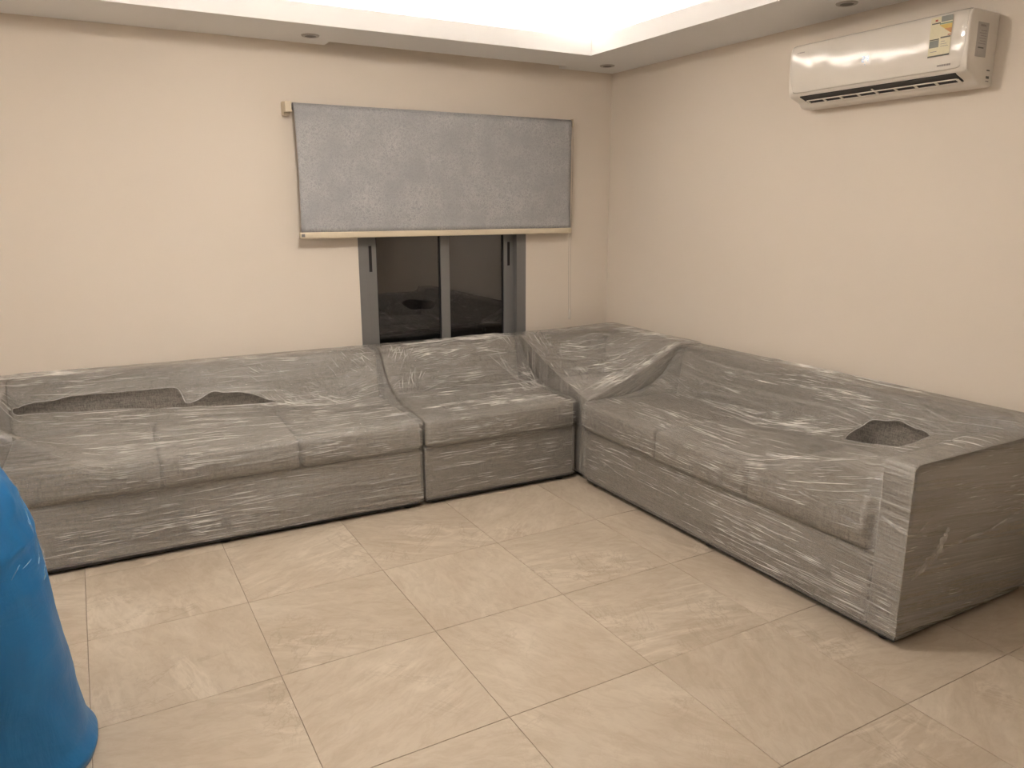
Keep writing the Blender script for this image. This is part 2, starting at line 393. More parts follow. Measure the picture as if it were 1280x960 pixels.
# LED strips lying in the cove behind the lip
c0 = 0.20
for (nm, x0, x1, y0, y1) in (('back', TX0-c0, TX1+c0, TY1+c0, TY1+c0+0.016), ('right', TX1+c0, TX1+c0+0.016, TY0, TY1+c0),
                             ('left', TX0-c0-0.016, TX0-c0, TY0, TY1+c0), ('front', TX0-c0, TX1+c0, TY0-c0-0.016, TY0-c0)):
    e = empty('led_strip', ((x0+x1)/2, (y0+y1)/2, ZS))
    tag(e, {'back': 'warm LED strip in the ceiling cove along the window wall',
            'right': 'warm LED strip in the ceiling cove on the air conditioner side',
            'left': 'warm LED strip in the ceiling cove opposite the air conditioner',
            'front': 'warm LED strip in the ceiling cove opposite the window wall'}[nm], 'led strip')
    hx, hy = (x1-x0)/2, (y1-y0)/2
    link('strip_base', box_mesh(-hx, hx, -hy, hy, 0.0, 0.004), 'cream_plastic', e)
    link('strip_diodes', box_mesh(-hx+.002, hx-.002, -hy+.002, hy-.002, 0.0045, 0.012), 'led', e)

# flush opal lamp in the middle of the tray: the room's main light, above the picture
rl = empty('ceiling_lamp', (1.70, -1.10, ZU)); tag(rl, 'round opal ceiling lamp glowing in the middle of the raised ceiling', 'ceiling lamp')
def lathe0(profile, seg=40):
    bm = bmesh.new(); rg = [[bm.verts.new((r*math.cos(2*math.pi*k/seg), r*math.sin(2*math.pi*k/seg), z)) for k in range(seg)] for r, z in profile]
    for A, B in zip(rg, rg[1:]):
        for k in range(seg): bm.faces.new((A[k], A[(k+1) % seg], B[(k+1) % seg], B[k]))
    bm.faces.new(rg[-1]); return bm_mesh(bm, smooth=True)
link('lamp_base', lathe0([(0.235, 0.0), (0.235, -0.03), (0.215, -0.032)]), 'ac_white', rl)
link('lamp_diffuser', lathe0([(0.212, -0.03), (0.212, -0.06), (0.195, -0.082), (0.15, -0.094), (0.08, -0.10)]), 'room_lamp', rl)
hl = empty('hall_fill_lamp', (XL-0.95, -1.5, 2.5)); tag(hl, 'square white fill lamp in an added, unseen hall beyond the doorway', 'ceiling lamp')  # added lamp out of view, lifts the ambient light in the room
link('lamp_frame', boxes_mesh(ring(-0.045, 0.0, -0.3, 0.3, -0.3, 0.3, 0.02)), 'ac_white', hl)
link('lamp_diffuser', box_mesh(-0.298, 0.298, -0.298, 0.298, -0.04, -0.01), 'hall_fill', hl)

# ================================================================== WINDOW
win = empty('window_1', ((WX0+WX1)/2, YW, WZ0)); win['kind'] = 'structure'
def wpart(name, boxes, mat, parent=win, bev=0.0015):
    o = link(name, boxes_mesh([(a-(WX0+WX1)/2, b-(WX0+WX1)/2, c, d, e-WZ0, f-WZ0) for (a, b, c, d, e, f) in boxes], bev), mat, parent)
    return o
fw = 0.055
wpart('frame', [(WX0, WX0+fw, -0.004, 0.10, WZ0, WZ1), (WX1-fw-0.02, WX1, -0.004, 0.10, WZ0, WZ1),
                (WX0+fw, WX1-fw-0.02, -0.004, 0.10, WZ0, WZ0+fw), (WX0+fw, WX1-fw-0.02, -0.004, 0.10, WZ1-fw, WZ1)], 'alu')
def sash(x0, x1, y0, y1, wl, wr):
    z0, z1 = WZ0+fw, WZ1-fw
    s = wpart('sash', [(x0, x0+wl, y0, y1, z0, z1), (x1-wr, x1, y0, y1, z0, z1), (x0+wl, x1-wr, y0, y1, z0, z0+0.06), (x0+wl, x1-wr, y0, y1, z1-0.06, z1)], 'alu')
    gx0, gx1 = x0+wl, x1-wr
    wpart('gasket', [(gx0, gx0+0.006, y0+0.008, y0+0.014, z0+.06, z1-.06), (gx1-0.010, gx1, y0+0.008, y0+0.014, z0+.06, z1-.06),
                     (gx0+.006, gx1-.010, y0+0.008, y0+0.014, z0+0.06, z0+0.066), (gx0+.006, gx1-.010, y0+0.008, y0+0.014, z1-0.066, z1-0.06)], 'alu_dark', s, 0)
    wpart('pane', [(gx0, gx1, y0+0.015, y0+0.020, z0+.06, z1-.06)], 'glass', s, 0)
    return s
s1 = sash(WX0+fw, 2.903, 0.010, 0.040, 0.065, 0.064)
s2 = sash(2.86, WX1-fw-0.02, 0.046, 0.076, 0.02, 0.075)
wpart('handle_slot', [(2.343, 2.362, 0.0085, 0.0115, 1.232, 1.395)], 'alu_dark', s1, 0)
wpart('handle_slot', [(3.366, 3.385, 0.0445, 0.0475, 1.232, 1.395)], 'alu_dark', s2, 0)

# ================================================================== ROLLER BLIND
YB = YW-0.065
bx0, bx1 = 1.902, 3.805
bl = empty('roller_blind', ((bx0+bx1)/2, YW, 2.20)); BO = Vector(bl.location)
tag(bl, 'silver grey roller blind with cream bottom rail hanging over the window', 'blind')
def bpart(name, me, mat, parent=bl):
    me.transform(Matrix.Translation(-BO)); return link(name, me, mat, parent)
# fabric: slightly creased sheet coming off the roller
bm = bmesh.new(); nx, nz = 60, 26; vs = []
for k in range(nz+1):
    z = 2.205-(2.205-1.488)*k/nz; row = []
    for i in range(nx+1):
        x = bx0+(bx1-bx0)*i/nx
        tz = (2.205-z)/0.717
        inset = 0.006*math.sin(math.pi*tz)
        xx = x+(inset if i == 0 else -inset if i == nx else 0)
        w = 0.0022*noise.noise(Vector((x*1.3, z*9, 3)))+0.0035*math.exp(-((z-1.607)/0.006)**2)*(0.6+0.4*math.sin(x*5))
        row.append(bm.verts.new((xx, YB-0.022-w, z)))
    vs.append(row)
for k in range(nz):
    for i in range(nx): bm.faces.new((vs[k][i], vs[k+1][i], vs[k+1][i+1], vs[k][i+1]))
fme = bm_mesh(bm, smooth=True)
fo = bpart('blind_fabric', fme, 'blind'); md = fo.modifiers.new('thick', 'SOLIDIFY'); md.thickness = 0.0012
bpart('roller', cyl_mesh(0.0225, (bx0, YB, 2.196), (bx1, YB, 2.196), 28), 'blind')
rail = bpart('bottom_rail', box_mesh(bx0-0.012, bx1+0.004, YB-0.034, YB-0.012, 1.452, 1.489, 0.006, 3), 'cream_plastic')
for xa in (bx0-0.002, bx1-0.022): bpart('rail_cap', box_mesh(xa, xa+0.02, YB-0.0365, YB-0.034, 1.462, 1.480, 0.001, 1), 'grey_plastic' if xa < 2.5 else 'cream_plastic', rail)
bpart('bracket', boxes_mesh([(bx0-0.05, bx0-0.012, YB-0.03, YB+0.02, 2.163, 2.222), (bx0-0.05, bx0-0.012, YB+0.02, YW, 2.150, 2.226)], 0.003), 'cream_plastic')
bpart('bracket', boxes_mesh([(bx1+0.006, bx1+0.012, YB-0.03, YW, 2.168, 2.222)], 0.002), 'cream_plastic')
bpart('pin', cyl_mesh(0.011, (bx0-0.012, YB, 2.196), (bx0, YB, 2.196), 14), 'grey_plastic')
bpart('pin', cyl_mesh(0.014, (bx1, YB, 2.196), (bx1+0.018, YB, 2.196), 14), 'grey_plastic')
# clear bead cord and its little weight
def mat_cord():
    m, nt = new_mat('clear_cord'); N = NT(nt)
    a = N.n('ShaderNodeBsdfTransparent').outputs[0]
    b = N.n('ShaderNodeBsdfPrincipled', ins={'Base Color': (0.8, 0.76, 0.7, 1), 'Roughness': 0.25}).outputs[0]
    N.out(N.n('ShaderNodeMixShader', ins={0: 0.16, 1: a, 2: b}).outputs[0]); return m
M['cord'] = mat_cord()
for dy in (-0.010, 0.014):
    bpart('pull_cord', tube_mesh([(bx1+0.016+0.004*math.sin(k*0.9), YB+dy, 2.19-k*0.17) for k in range(9)], 0.0016, 5), 'cord')
bpart('cord_weight', tube_mesh([(bx1+0.018, YB+0.002, 0.905), (bx1+0.018, YB+0.002, 0.885), (bx1+0.018, YB+0.002, 0.845), (bx1+0.018, YB+0.002, 0.83)], [0.003, 0.007, 0.007, 0.003], 10), 'ac_white')

# ================================================================== DOWNLIGHTS (switched off)
def lathe(profile, seg=28):
    bm = bmesh.new(); rings = []
    for r, z in profile: rings.append([bm.verts.new((r*math.cos(2*math.pi*k/seg), r*math.sin(2*math.pi*k/seg), z)) for k in range(seg)])
    for A, B in zip(rings, rings[1:]):
        for k in range(seg): bm.faces.new((A[k], A[(k+1)%seg], B[(k+1)%seg], B[k]))
    return bm, rings
def downlight(x, y, label):
    e = empty('downlight', (x, y, ZC)); tag(e, label, 'downlight', 'small round downlights in the dropped ceiling border')
    bm, rg = lathe([(0.030, -0.001), (0.034, -0.006), (0.046, -0.006), (0.050, -0.0005)])
    link('trim_ring', bm_mesh(bm, smooth=True), 'lamp_trim', e)
    bm, rg = lathe([(0.0305, -0.0055), (0.022, -0.0025), (0.008, -0.001)]); bm.faces.new(rg[-1])
    link('reflector', bm_mesh(bm, smooth=True), 'lamp_dark', e)
downlight(1.985, 0.765, 'switched off round downlight in the ceiling border near the blind end with the cream bracket')
downlight(3.972, 0.735, 'switched off round downlight in the ceiling border at the room corner')
downlight(3.990, -1.115, 'switched off round downlight in the ceiling border right above the air conditioner')

# ================================================================== AIR CONDITIONER
AY0, AY1 = -1.715, -0.795       # ends
AZ0, AZ1 = 2.125, 2.418
ac = empty('air_conditioner', (XW, (AY0+AY1)/2, AZ0)); AO = Vector(ac.location)
tag(ac, 'white wall mounted split air conditioner with open louvre above the sofa', 'air conditioner')
def apart(name, me, mat, parent=ac, smooth=True):
    me.transform(Matrix.Translation(-AO)); o = link(name, me, mat, parent)
    if smooth: auto_smooth(o, 35)
    return o
def AX(d): return XW-d
prof = [(0.0, 2.128), (0.0, 2.415), (0.17, 2.418), (0.185, 2.416), (0.196, 2.406), (0.202, 2.385), (0.204, 2.33), (0.203, 2.26), (0.199, 2.21), (0.192, 2.185),
        (0.180, 2.172), (0.118, 2.150), (0.100, 2.130), (0.085, 2.124), (0.02, 2.122)]
apart('housing', prism_mesh([(AX(d), z) for d, z in prof], 1, AY0, AY1, 0.010, 3), 'ac_white')
# glossy front panel: rounded sheet that follows the front
pf = [(0.176, 2.4215), (0.190, 2.418), (0.200, 2.409), (0.2065, 2.386), (0.2085, 2.33), (0.2075, 2.26), (0.2035, 2.212), (0.197, 2.190)]
bm = bmesh.new(); ny = 60; rows = []
for i in range(ny+1):
    y = AY0+0.012+(AY1-AY0-0.024)*i/ny; rr = []
    e = min(i, ny-i)/ny*(AY1-AY0)
    for k, (d, z) in enumerate(pf):
        zz = z
        if z < 2.30 and e < 0.035: zz = z+(0.035-math.sqrt(max(0, 0.035**2-(0.035-e)**2)))*(2.30-z)/0.11
        rr.append(bm.verts.new((AX(d-0.004*max(0, 1-e/0.02)), y, zz)))
    rows.append(rr)
for A, B in zip(rows, rows[1:]):
    for k in range(len(pf)-1): bm.faces.new((A[k], A[k+1], B[k+1], B[k]))
panel = apart('front_panel', bm_mesh(bm, smooth=True), 'ac_panel')
md = panel.modifiers.new('sub', 'SUBSURF'); md.levels = 2; md.render_levels = 2
md = panel.modifiers.new('thick', 'SOLIDIFY'); md.thickness = 0.003; md.offset = -1
# outlet: dark slanted mouth under the panel, louvre frame with eight vanes windows
def slant(t): # t 0..1 from front edge to rear edge of the mouth
    return 0.186+(0.112-0.186)*t, 2.1735+(2.1465-2.1735)*t
oy0, oy1 = AY0+0.052, AY1-0.065
(d0, z0), (d1, z1) = slant(0.03), slant(0.97)
apart('air_outlet', prism_mesh([(AX(d0), z0-0.0015), (AX(d1), z1-0.0015), (AX(d1-0.004), z1+0.008), (AX(d0-0.004), z0+0.008)], 1, oy0, oy1), 'ac_dark', smooth=False)
lv = []
def lbar(bm, ta, tb, ya, yb, drop=0.006, th=0.003):
    da, za = slant(ta); db, zb = slant(tb)
    vs = [bm.verts.new((AX(d), y, z)) for y in (ya, yb) for d, z in ((da, za-drop), (db, zb-drop), (db, zb-drop-th), (da, za-drop-th))]
    for f in ((0,1,2,3),(7,6,5,4),(0,4,5,1),(1,5,6,2),(2,6,7,3),(3,7,4,0)): bm.faces.new([vs[i] for i in f])
bm = bmesh.new(); lbar(bm, 0.42, 0.50, oy0+0.01, oy1-0.02); lbar(bm, 0.86, 0.99, oy0+0.006, oy1-0.012)
louver = apart('louver', bm_mesh(bm), 'ac_white', smooth=False)
for k in range(9):
    y = oy0+0.01+(oy1-oy0-0.03)*k/8
    bm = bmesh.new(); lbar(bm, 0.47, 0.90, y-0.006, y+0.006); apart('vane_rib', bm_mesh(bm), 'ac_white', louver, False)
bm = bmesh.new(); ym = (oy0+oy1)/2; lbar(bm, 0.20, 0.95, ym-0.004, ym+0.004, 0.005, 0.003); apart('louver_hinge', bm_mesh(bm), 'ac_white', louver, False)
# printed stickers: thin plates with printed blocks
def plate(name, y0, y1, za, zb, d, mat, parent, th=0.0006):
    return apart(name, box_mesh(AX(d+th), AX(d), min(y0, y1), max(y0, y1), min(za, zb), max(za, zb)), mat, parent, False)
for k, c in dict(cream_print=(0.72, 0.66, 0.46), grey_print=(0.27, 0.28, 0.25), dark_print=(0.13, 0.13, 0.11), yellow_print=(0.70, 0.50, 0.14),
                 orange_print=(0.62, 0.30, 0.12), red_print=(0.45, 0.12, 0.08), green_print=(0.20, 0.30, 0.20), label_grey=(0.50, 0.47, 0.44), mark_grey=(0.33, 0.30, 0.28)).items():
    M[k] = simple(k, c, 0.4, var=0.06, vscale=90)
dS = 0.2095
st = plate('energy_label', -1.548, -1.642, 2.247, 2.404, dS, 'cream_print', ac)
def pr(ya, yb, za, zb, mat, tri=0):
    # ya,yb: 0 = window side, 1 = other side; za,zb: 0 bottom 1 top
    Y = lambda t: -1.548-0.094*t; Z = lambda t: 2.247+0.157*t
    if tri:
        bm = bmesh.new(); x = AX(dS+0.0008+0.0004*tri)
        v = [bm.verts.new((x, Y(yb), Z(zb))), bm.verts.new((x, Y(ya), Z(zb))), bm.verts.new((x, Y(yb), Z(za)))]
        bm.faces.new(v); r = bmesh.ops.extrude_face_region(bm, geom=bm.faces[:]); bmesh.ops.translate(bm, verts=[q for q in r['geom'] if isinstance(q, bmesh.types.BMVert)], vec=(0.0003, 0, 0))
        return apart('print', bm_mesh(bm), mat, st, False)
    return plate('print', Y(ya), Y(yb), Z(za), Z(zb), dS+0.0006, mat, st, 0.0004)
pr(0.48, 1.0, 0.86, 1.0, 'grey_print'); pr(0.05, 0.45, 0.83, 0.86, 'dark_print'); pr(0.20, 0.32, 0.89, 0.94, 'red_print')
pr(0.42, 1.0, 0.80, 0.83, 'green_print'); pr(0.40, 1.0, 0.55, 0.79, 'yellow_print', 1); pr(0.66, 1.0, 0.54, 0.68, 'orange_print', 2); pr(0.84, 1.0, 0.50, 0.525, 'red_print')
pr(0.02, 0.46, 0.24, 0.42, 'grey_print'); pr(0.02, 0.46, 0.43, 0.455, 'dark_print'); pr(0.52, 0.98, 0.45, 0.485, 'dark_print')
for k in range(3): pr(0.55, 0.75+0.08*k, 0.36-0.06*k, 0.372-0.06*k, 'mark_grey')
pr(0.10, 0.40, 0.13, 0.145, 'mark_grey'); pr(0.0, 1.0, 0.0, 0.04, 'dark_print')
# spec label on the end
ye = AY0-0.0002
def eplate(name, da, db, za, zb, mat, parent, k=0):
    return apart(name, box_mesh(AX(max(da, db)), AX(min(da, db)), ye-0.0005-0.0004*k, ye, za, zb), mat, parent, False)
sp = eplate('rating_label', 0.075, 0.150, 2.235, 2.368, 'label_grey', ac)
eplate('print', 0.095, 0.132, 2.352, 2.360, 'mark_grey', sp, 1); eplate('print', 0.095, 0.135, 2.268, 2.273, 'dark_print', sp, 1)
for k in range(6): eplate('print', 0.085, 0.125+0.01*(k % 2), 2.335-0.010*k, 2.338-0.010*k, 'mark_grey', sp, 1)
for z, h in ((2.185, 0.005), (2.155, 0.010), (2.143, 0.004)): eplate('end_clip', 0.030, 0.052, z, z+h, 'dark_print' if h > .004 else 'mark_grey', ac)
# maker's mark and a small word on the panel: letter-like strokes
lg = plate('maker_mark', -0.845, -0.853, 2.372, 2.380, 0.2055, 'mark_grey', ac)
for k in range(4): plate('letter', -0.857-0.008*k, -0.863-0.008*k, 2.3745, 2.3815, 0.2055, 'mark_grey', lg)
wd = plate('panel_word', -1.592, -1.596, 2.206, 2.2135, 0.2045, 'mark_grey', ac)
for k in range(7): plate('letter', -1.599-0.0075*k, -1.6045-0.0075*k, 2.206, 2.2135, 0.2045, 'mark_grey', wd)
# seven segment display "24"
def seg_digit(yc, zc, segs, parent, w=0.013, h=0.026, t=0.003):
    L = dict(a=(-w/2, w/2, h/2-t, h/2), d=(-w/2, w/2, -h/2, -h/2+t), g=(-w/2, w/2, -t/2, t/2),
             f=(-w/2, -w/2+t, 0, h/2), b=(w/2-t, w/2, 0, h/2), e=(-w/2, -w/2+t, -h/2, 0), c=(w/2-t, w/2, -h/2, 0))
    for s in segs:
        a, b, c, d = L[s]; plate('segment', yc-a, yc-b, zc+c, zc+d, 0.2098, 'display', parent, 0.0006)
dg = plate('display_window', -1.215, -1.270, 2.262, 2.312, 0.2088, 'ac_panel', ac, 0.0004)
seg_digit(-1.231, 2.292, 'abged', dg); seg_digit(-1.252, 2.292, 'fgbc', dg)
plate('segment', -1.240, -1.244, 2.266, 2.270, 0.2093, 'display', dg)

# ================================================================== WRAPPED SOFAS
D = 0.89; H_BACK = 0.772; H_SEAT = 0.497; H_BASE = 0.335; Z_BASE = 0.040; H_ARM = 0.722
def cushion_mesh(x0, x1, y0, y1, z0, z1, puff=0.012, r=0.026):
    bm = bmesh.new(); add_box(bm, x0, x1, y0, y1, z0, z1)
    bmesh.ops.bevel(bm, geom=bm.edges[:], offset=r, segments=4, profile=0.55, affect='EDGES')
    bmesh.ops.subdivide_edges(bm, edges=[e for e in bm.edges if e.calc_length() > 0.12], cuts=5, use_grid_fill=True)
    for v in bm.verts:
        a = 1-abs((v.co.x-(x0+x1)/2)/((x1-x0)/2))**2.5; b = 1-abs((v.co.y-(y0+y1)/2)/((y1-y0)/2))**2.5; c = 1-abs((v.co.z-(z0+z1)/2)/((z1-z0)/2))**2.5
        if v.co.z > (z0+z1)/2: v.co.z += puff*max(0, a)*max(0, b)
        if v.co.y < y0+0.03: v.co.y -= puff*0.8*max(0, a)*max(0, c)
    return bm_mesh(bm, smooth=True)
def soft_box(x0, x1, y0, y1, z0, z1, r=0.018, seg=3): return box_mesh(x0, x1, y0, y1, z0, z1, r, seg, True)
def foot_mesh():
    bm, rg = lathe([(0.022, 0.015), (0.022, 0.012), (0.026, 0.008), (0.026, 0.0)], 14); bm.faces.new(rg[-1][::-1]); bm.faces.new(rg[0]); return bm_mesh(bm)
FOOT = foot_mesh(); FOOT.materials.append(M['black'])

def grid_faces(bm, uvl, P, UV, hole=None, mi=0):
    nu, nv = len(P), len(P[0])
    V = [[bm.verts.new(P[i][j]) for j in range(nv)] for i in range(nu)]
    for i in range(nu-1):
        for j in range(nv-1):
            if hole and hole(i, j): continue
            f = bm.faces.new((V[i][j], V[i+1][j], V[i+1][j+1], V[i][j+1])); f.smooth = True; f.material_index = mi
            for lp, (a, b) in zip(f.loops, ((i, j), (i+1, j), (i+1, j+1), (i, j+1))): lp[uvl].uv = UV[a][b]
def interp(x, xs, ys): return float(np.interp(x, xs, ys))
END_Y = [0.0, 0.05, 0.28, 0.40, 0.50, 0.58, 0.64, 0.69, 0.73]
END_Z = [0.505, 0.510, 0.510, 0.530, 0.562, 0.615, 0.685, 0.745, 0.784]

INT_Z = [0.505, 0.512, 0.514, 0.518, 0.526, 0.545, 0.600, 0.700, 0.784]     # film lying on the seat away from the free ends
def film_heights(L, arm, xs, ys, reach, tent):
    """height of the film over the seat: end profile near free ends, hugging inside, lifted towards the arm"""
    AW = 0.13; e = 0.005
    def armd(x): return x-AW if arm == 'lo' else (L-AW)-x if arm == 'hi' else 9.0
    def gz(x):     # height of the film at the front top edge
        d = armd(x)
        if d <= 0: return H_ARM+e
        t = min(1, d/(0.75 if arm == 'hi' else 0.45)); t = 1-(1-t)**1.35; base = H_SEAT+0.010
        return base+(H_ARM+e-base)*(1-t)
    E = np.interp(ys, END_Y, END_Z); I = np.interp(ys, END_Y, INT_Z)
    kd = np.clip((ys-0.02)/0.50, 0, 1); kd = kd*kd*(3-2*kd)
    H = np.zeros((len(xs), len(ys)))
    for i, x in enumerate(xs):
        fe = min([v for v, on in ((x, arm != 'lo'), (L-x, arm != 'hi')) if on])      # distance from a free end
        b = max(tent, 1-max(0, fe)/0.30); b = b*b*(3-2*b)
        base = E*b+I*(1-b)
        d = max(0, armd(x)); t = max(0, 1-d/reach)
        lift = H_SEAT+0.012+(0.135 if arm == 'lo' else 0.195)*(t**1.15)*kd
        g = gz(x); fade = np.clip(1-(ys-0.03)/0.45, 0, 1)
        row = np.maximum(np.maximum(base, lift if arm else 0), base+(g-base[0])*fade**1.3)
        if armd(x) <= 0.004: row = np.maximum(row, H_ARM+e)
        row[0] = g; H[i] = row
    S = H.copy()
    for _ in range(18):
        S[1:-1, 1:-1] = 0.25*(S[2:, 1:-1]+S[:-2, 1:-1]+S[1:-1, 2:]+S[1:-1, :-2])
        np.maximum(S, H-0.006, out=S)
    return np.array([gz(x) for x in xs]), S, I

def rid(x, y, seed, fx, fy):
    """wrinkle relief: ridges drawn out along x"""
    w = noise.noise(Vector((x*1.1, y*1.1, seed)))*0.10
    a = noise.noise(Vector((x*fx, (y+w)*fy, seed+7)))
    b = noise.noise(Vector((x*fx*2.3, (y+w*1.5)*fy*2.4, seed+13)))
    return (1-abs(a)*2.2)*0.65+(1-abs(b)*2.2)*0.35

def crease_walk(bm, P, i0, j0, theta, length, width, lift, rng, blocked=None):
    """one crease: a pale sliver of folded film, doubling as a painted glint, running over the film grid P from (i0, j0) at angle theta"""
    nu, nv = len(P), len(P[0])
    def S(i, j):
        i = min(max(i, 0), nu-1.001); j = min(max(j, 0), nv-1.001); a, b = int(i), int(j); f, g = i-a, j-b
        p00, p10, p01, p11 = (Vector(P[a][b]), Vector(P[a+1][b]), Vector(P[a][b+1]), Vector(P[a+1][b+1]))
        pu = (p10-p00)*(1-g)+(p11-p01)*g; pv = (p01-p00)*(1-f)+(p11-p10)*f
        return p00*(1-f)*(1-g)+p10*f*(1-g)+p01*(1-f)*g+p11*f*g, pu, pv
    n = max(4, int(length/0.02)); h = length/n; i, j = i0, j0; rows = []
    bend = rng.uniform(-0.25, 0.25)/max(length, 0.05)*0.03
    for k in range(n+1):
        if not (0.5 < i < nu-1.5 and 0.5 < j < nv-1.5) or (blocked and blocked(int(i), int(j))): break
        c, pu, pv = S(i, j); lu, lv = pu.length+1e-6, pv.length+1e-6
        nrm = pu.cross(pv).normalized()
        if nrm.y > 0.3 and nrm.z < 0.2: nrm = -nrm
        if nrm.z < -0.2: nrm = -nrm
        tdir = (pu/lu*math.cos(theta)+pv/lv*math.sin(theta)).normalized(); side = nrm.cross(tdir)
        t = k/n; w = width*(0.15+0.85*math.sin(math.pi*min(1, max(0, t)))**0.7)
        c = c+nrm*(0.0022+lift)
        rows.append([bm.verts.new(c-side*w*0.5-nrm*0.0008), bm.verts.new(c+nrm*w*0.35), bm.verts.new(c+side*w*0.5-nrm*0.0008)])
        theta += bend*h*10+rng.uniform(-0.012, 0.012)
        i += h*math.cos(theta)/lu; j += h*math.sin(theta)/lv
    for A, B in zip(rows, rows[1:]):
        for q in (0, 1):
            f = bm.faces.new((A[q], B[q], B[q+1], A[q+1])); f.smooth = False
def creases(P, zones, seed, blocked=None):
    """zones: (count, i0, i1, j0, j1, angle, spread, len0, len1, width) with i, j as fractions of the grid"""
    rng = random.Random(seed); bm = bmesh.new(); nu, nv = len(P), len(P[0])
    for (cnt, a0, a1, b0, b1, ang, spr, l0, l1, wd) in zones:
        made = 0; tries = 0
        while made < cnt and tries < cnt*6:
            tries += 1
            u, v = rng.uniform(a0, a1), rng.uniform(b0, b1); i, j = u*(nu-1), v*(nv-1)
            p = Vector(P[int(i)][int(j)])
            if noise.noise(Vector((p.x*2.2, (p.y+p.z)*5, seed))) < rng.uniform(-0.35, 0.25): continue     # creases come in drifts
            made += 1
            L = l0+(l1-l0)*rng.random()**2
            crease_walk(bm, P, i, j, ang+rng.gauss(0, spr), L, wd*rng.uniform(0.5, 1.3), rng.uniform(0, 0.001), rng, blocked)
    me = bpy.data.meshes.new('creases'); bm.to_mesh(me); bm.free(); return me

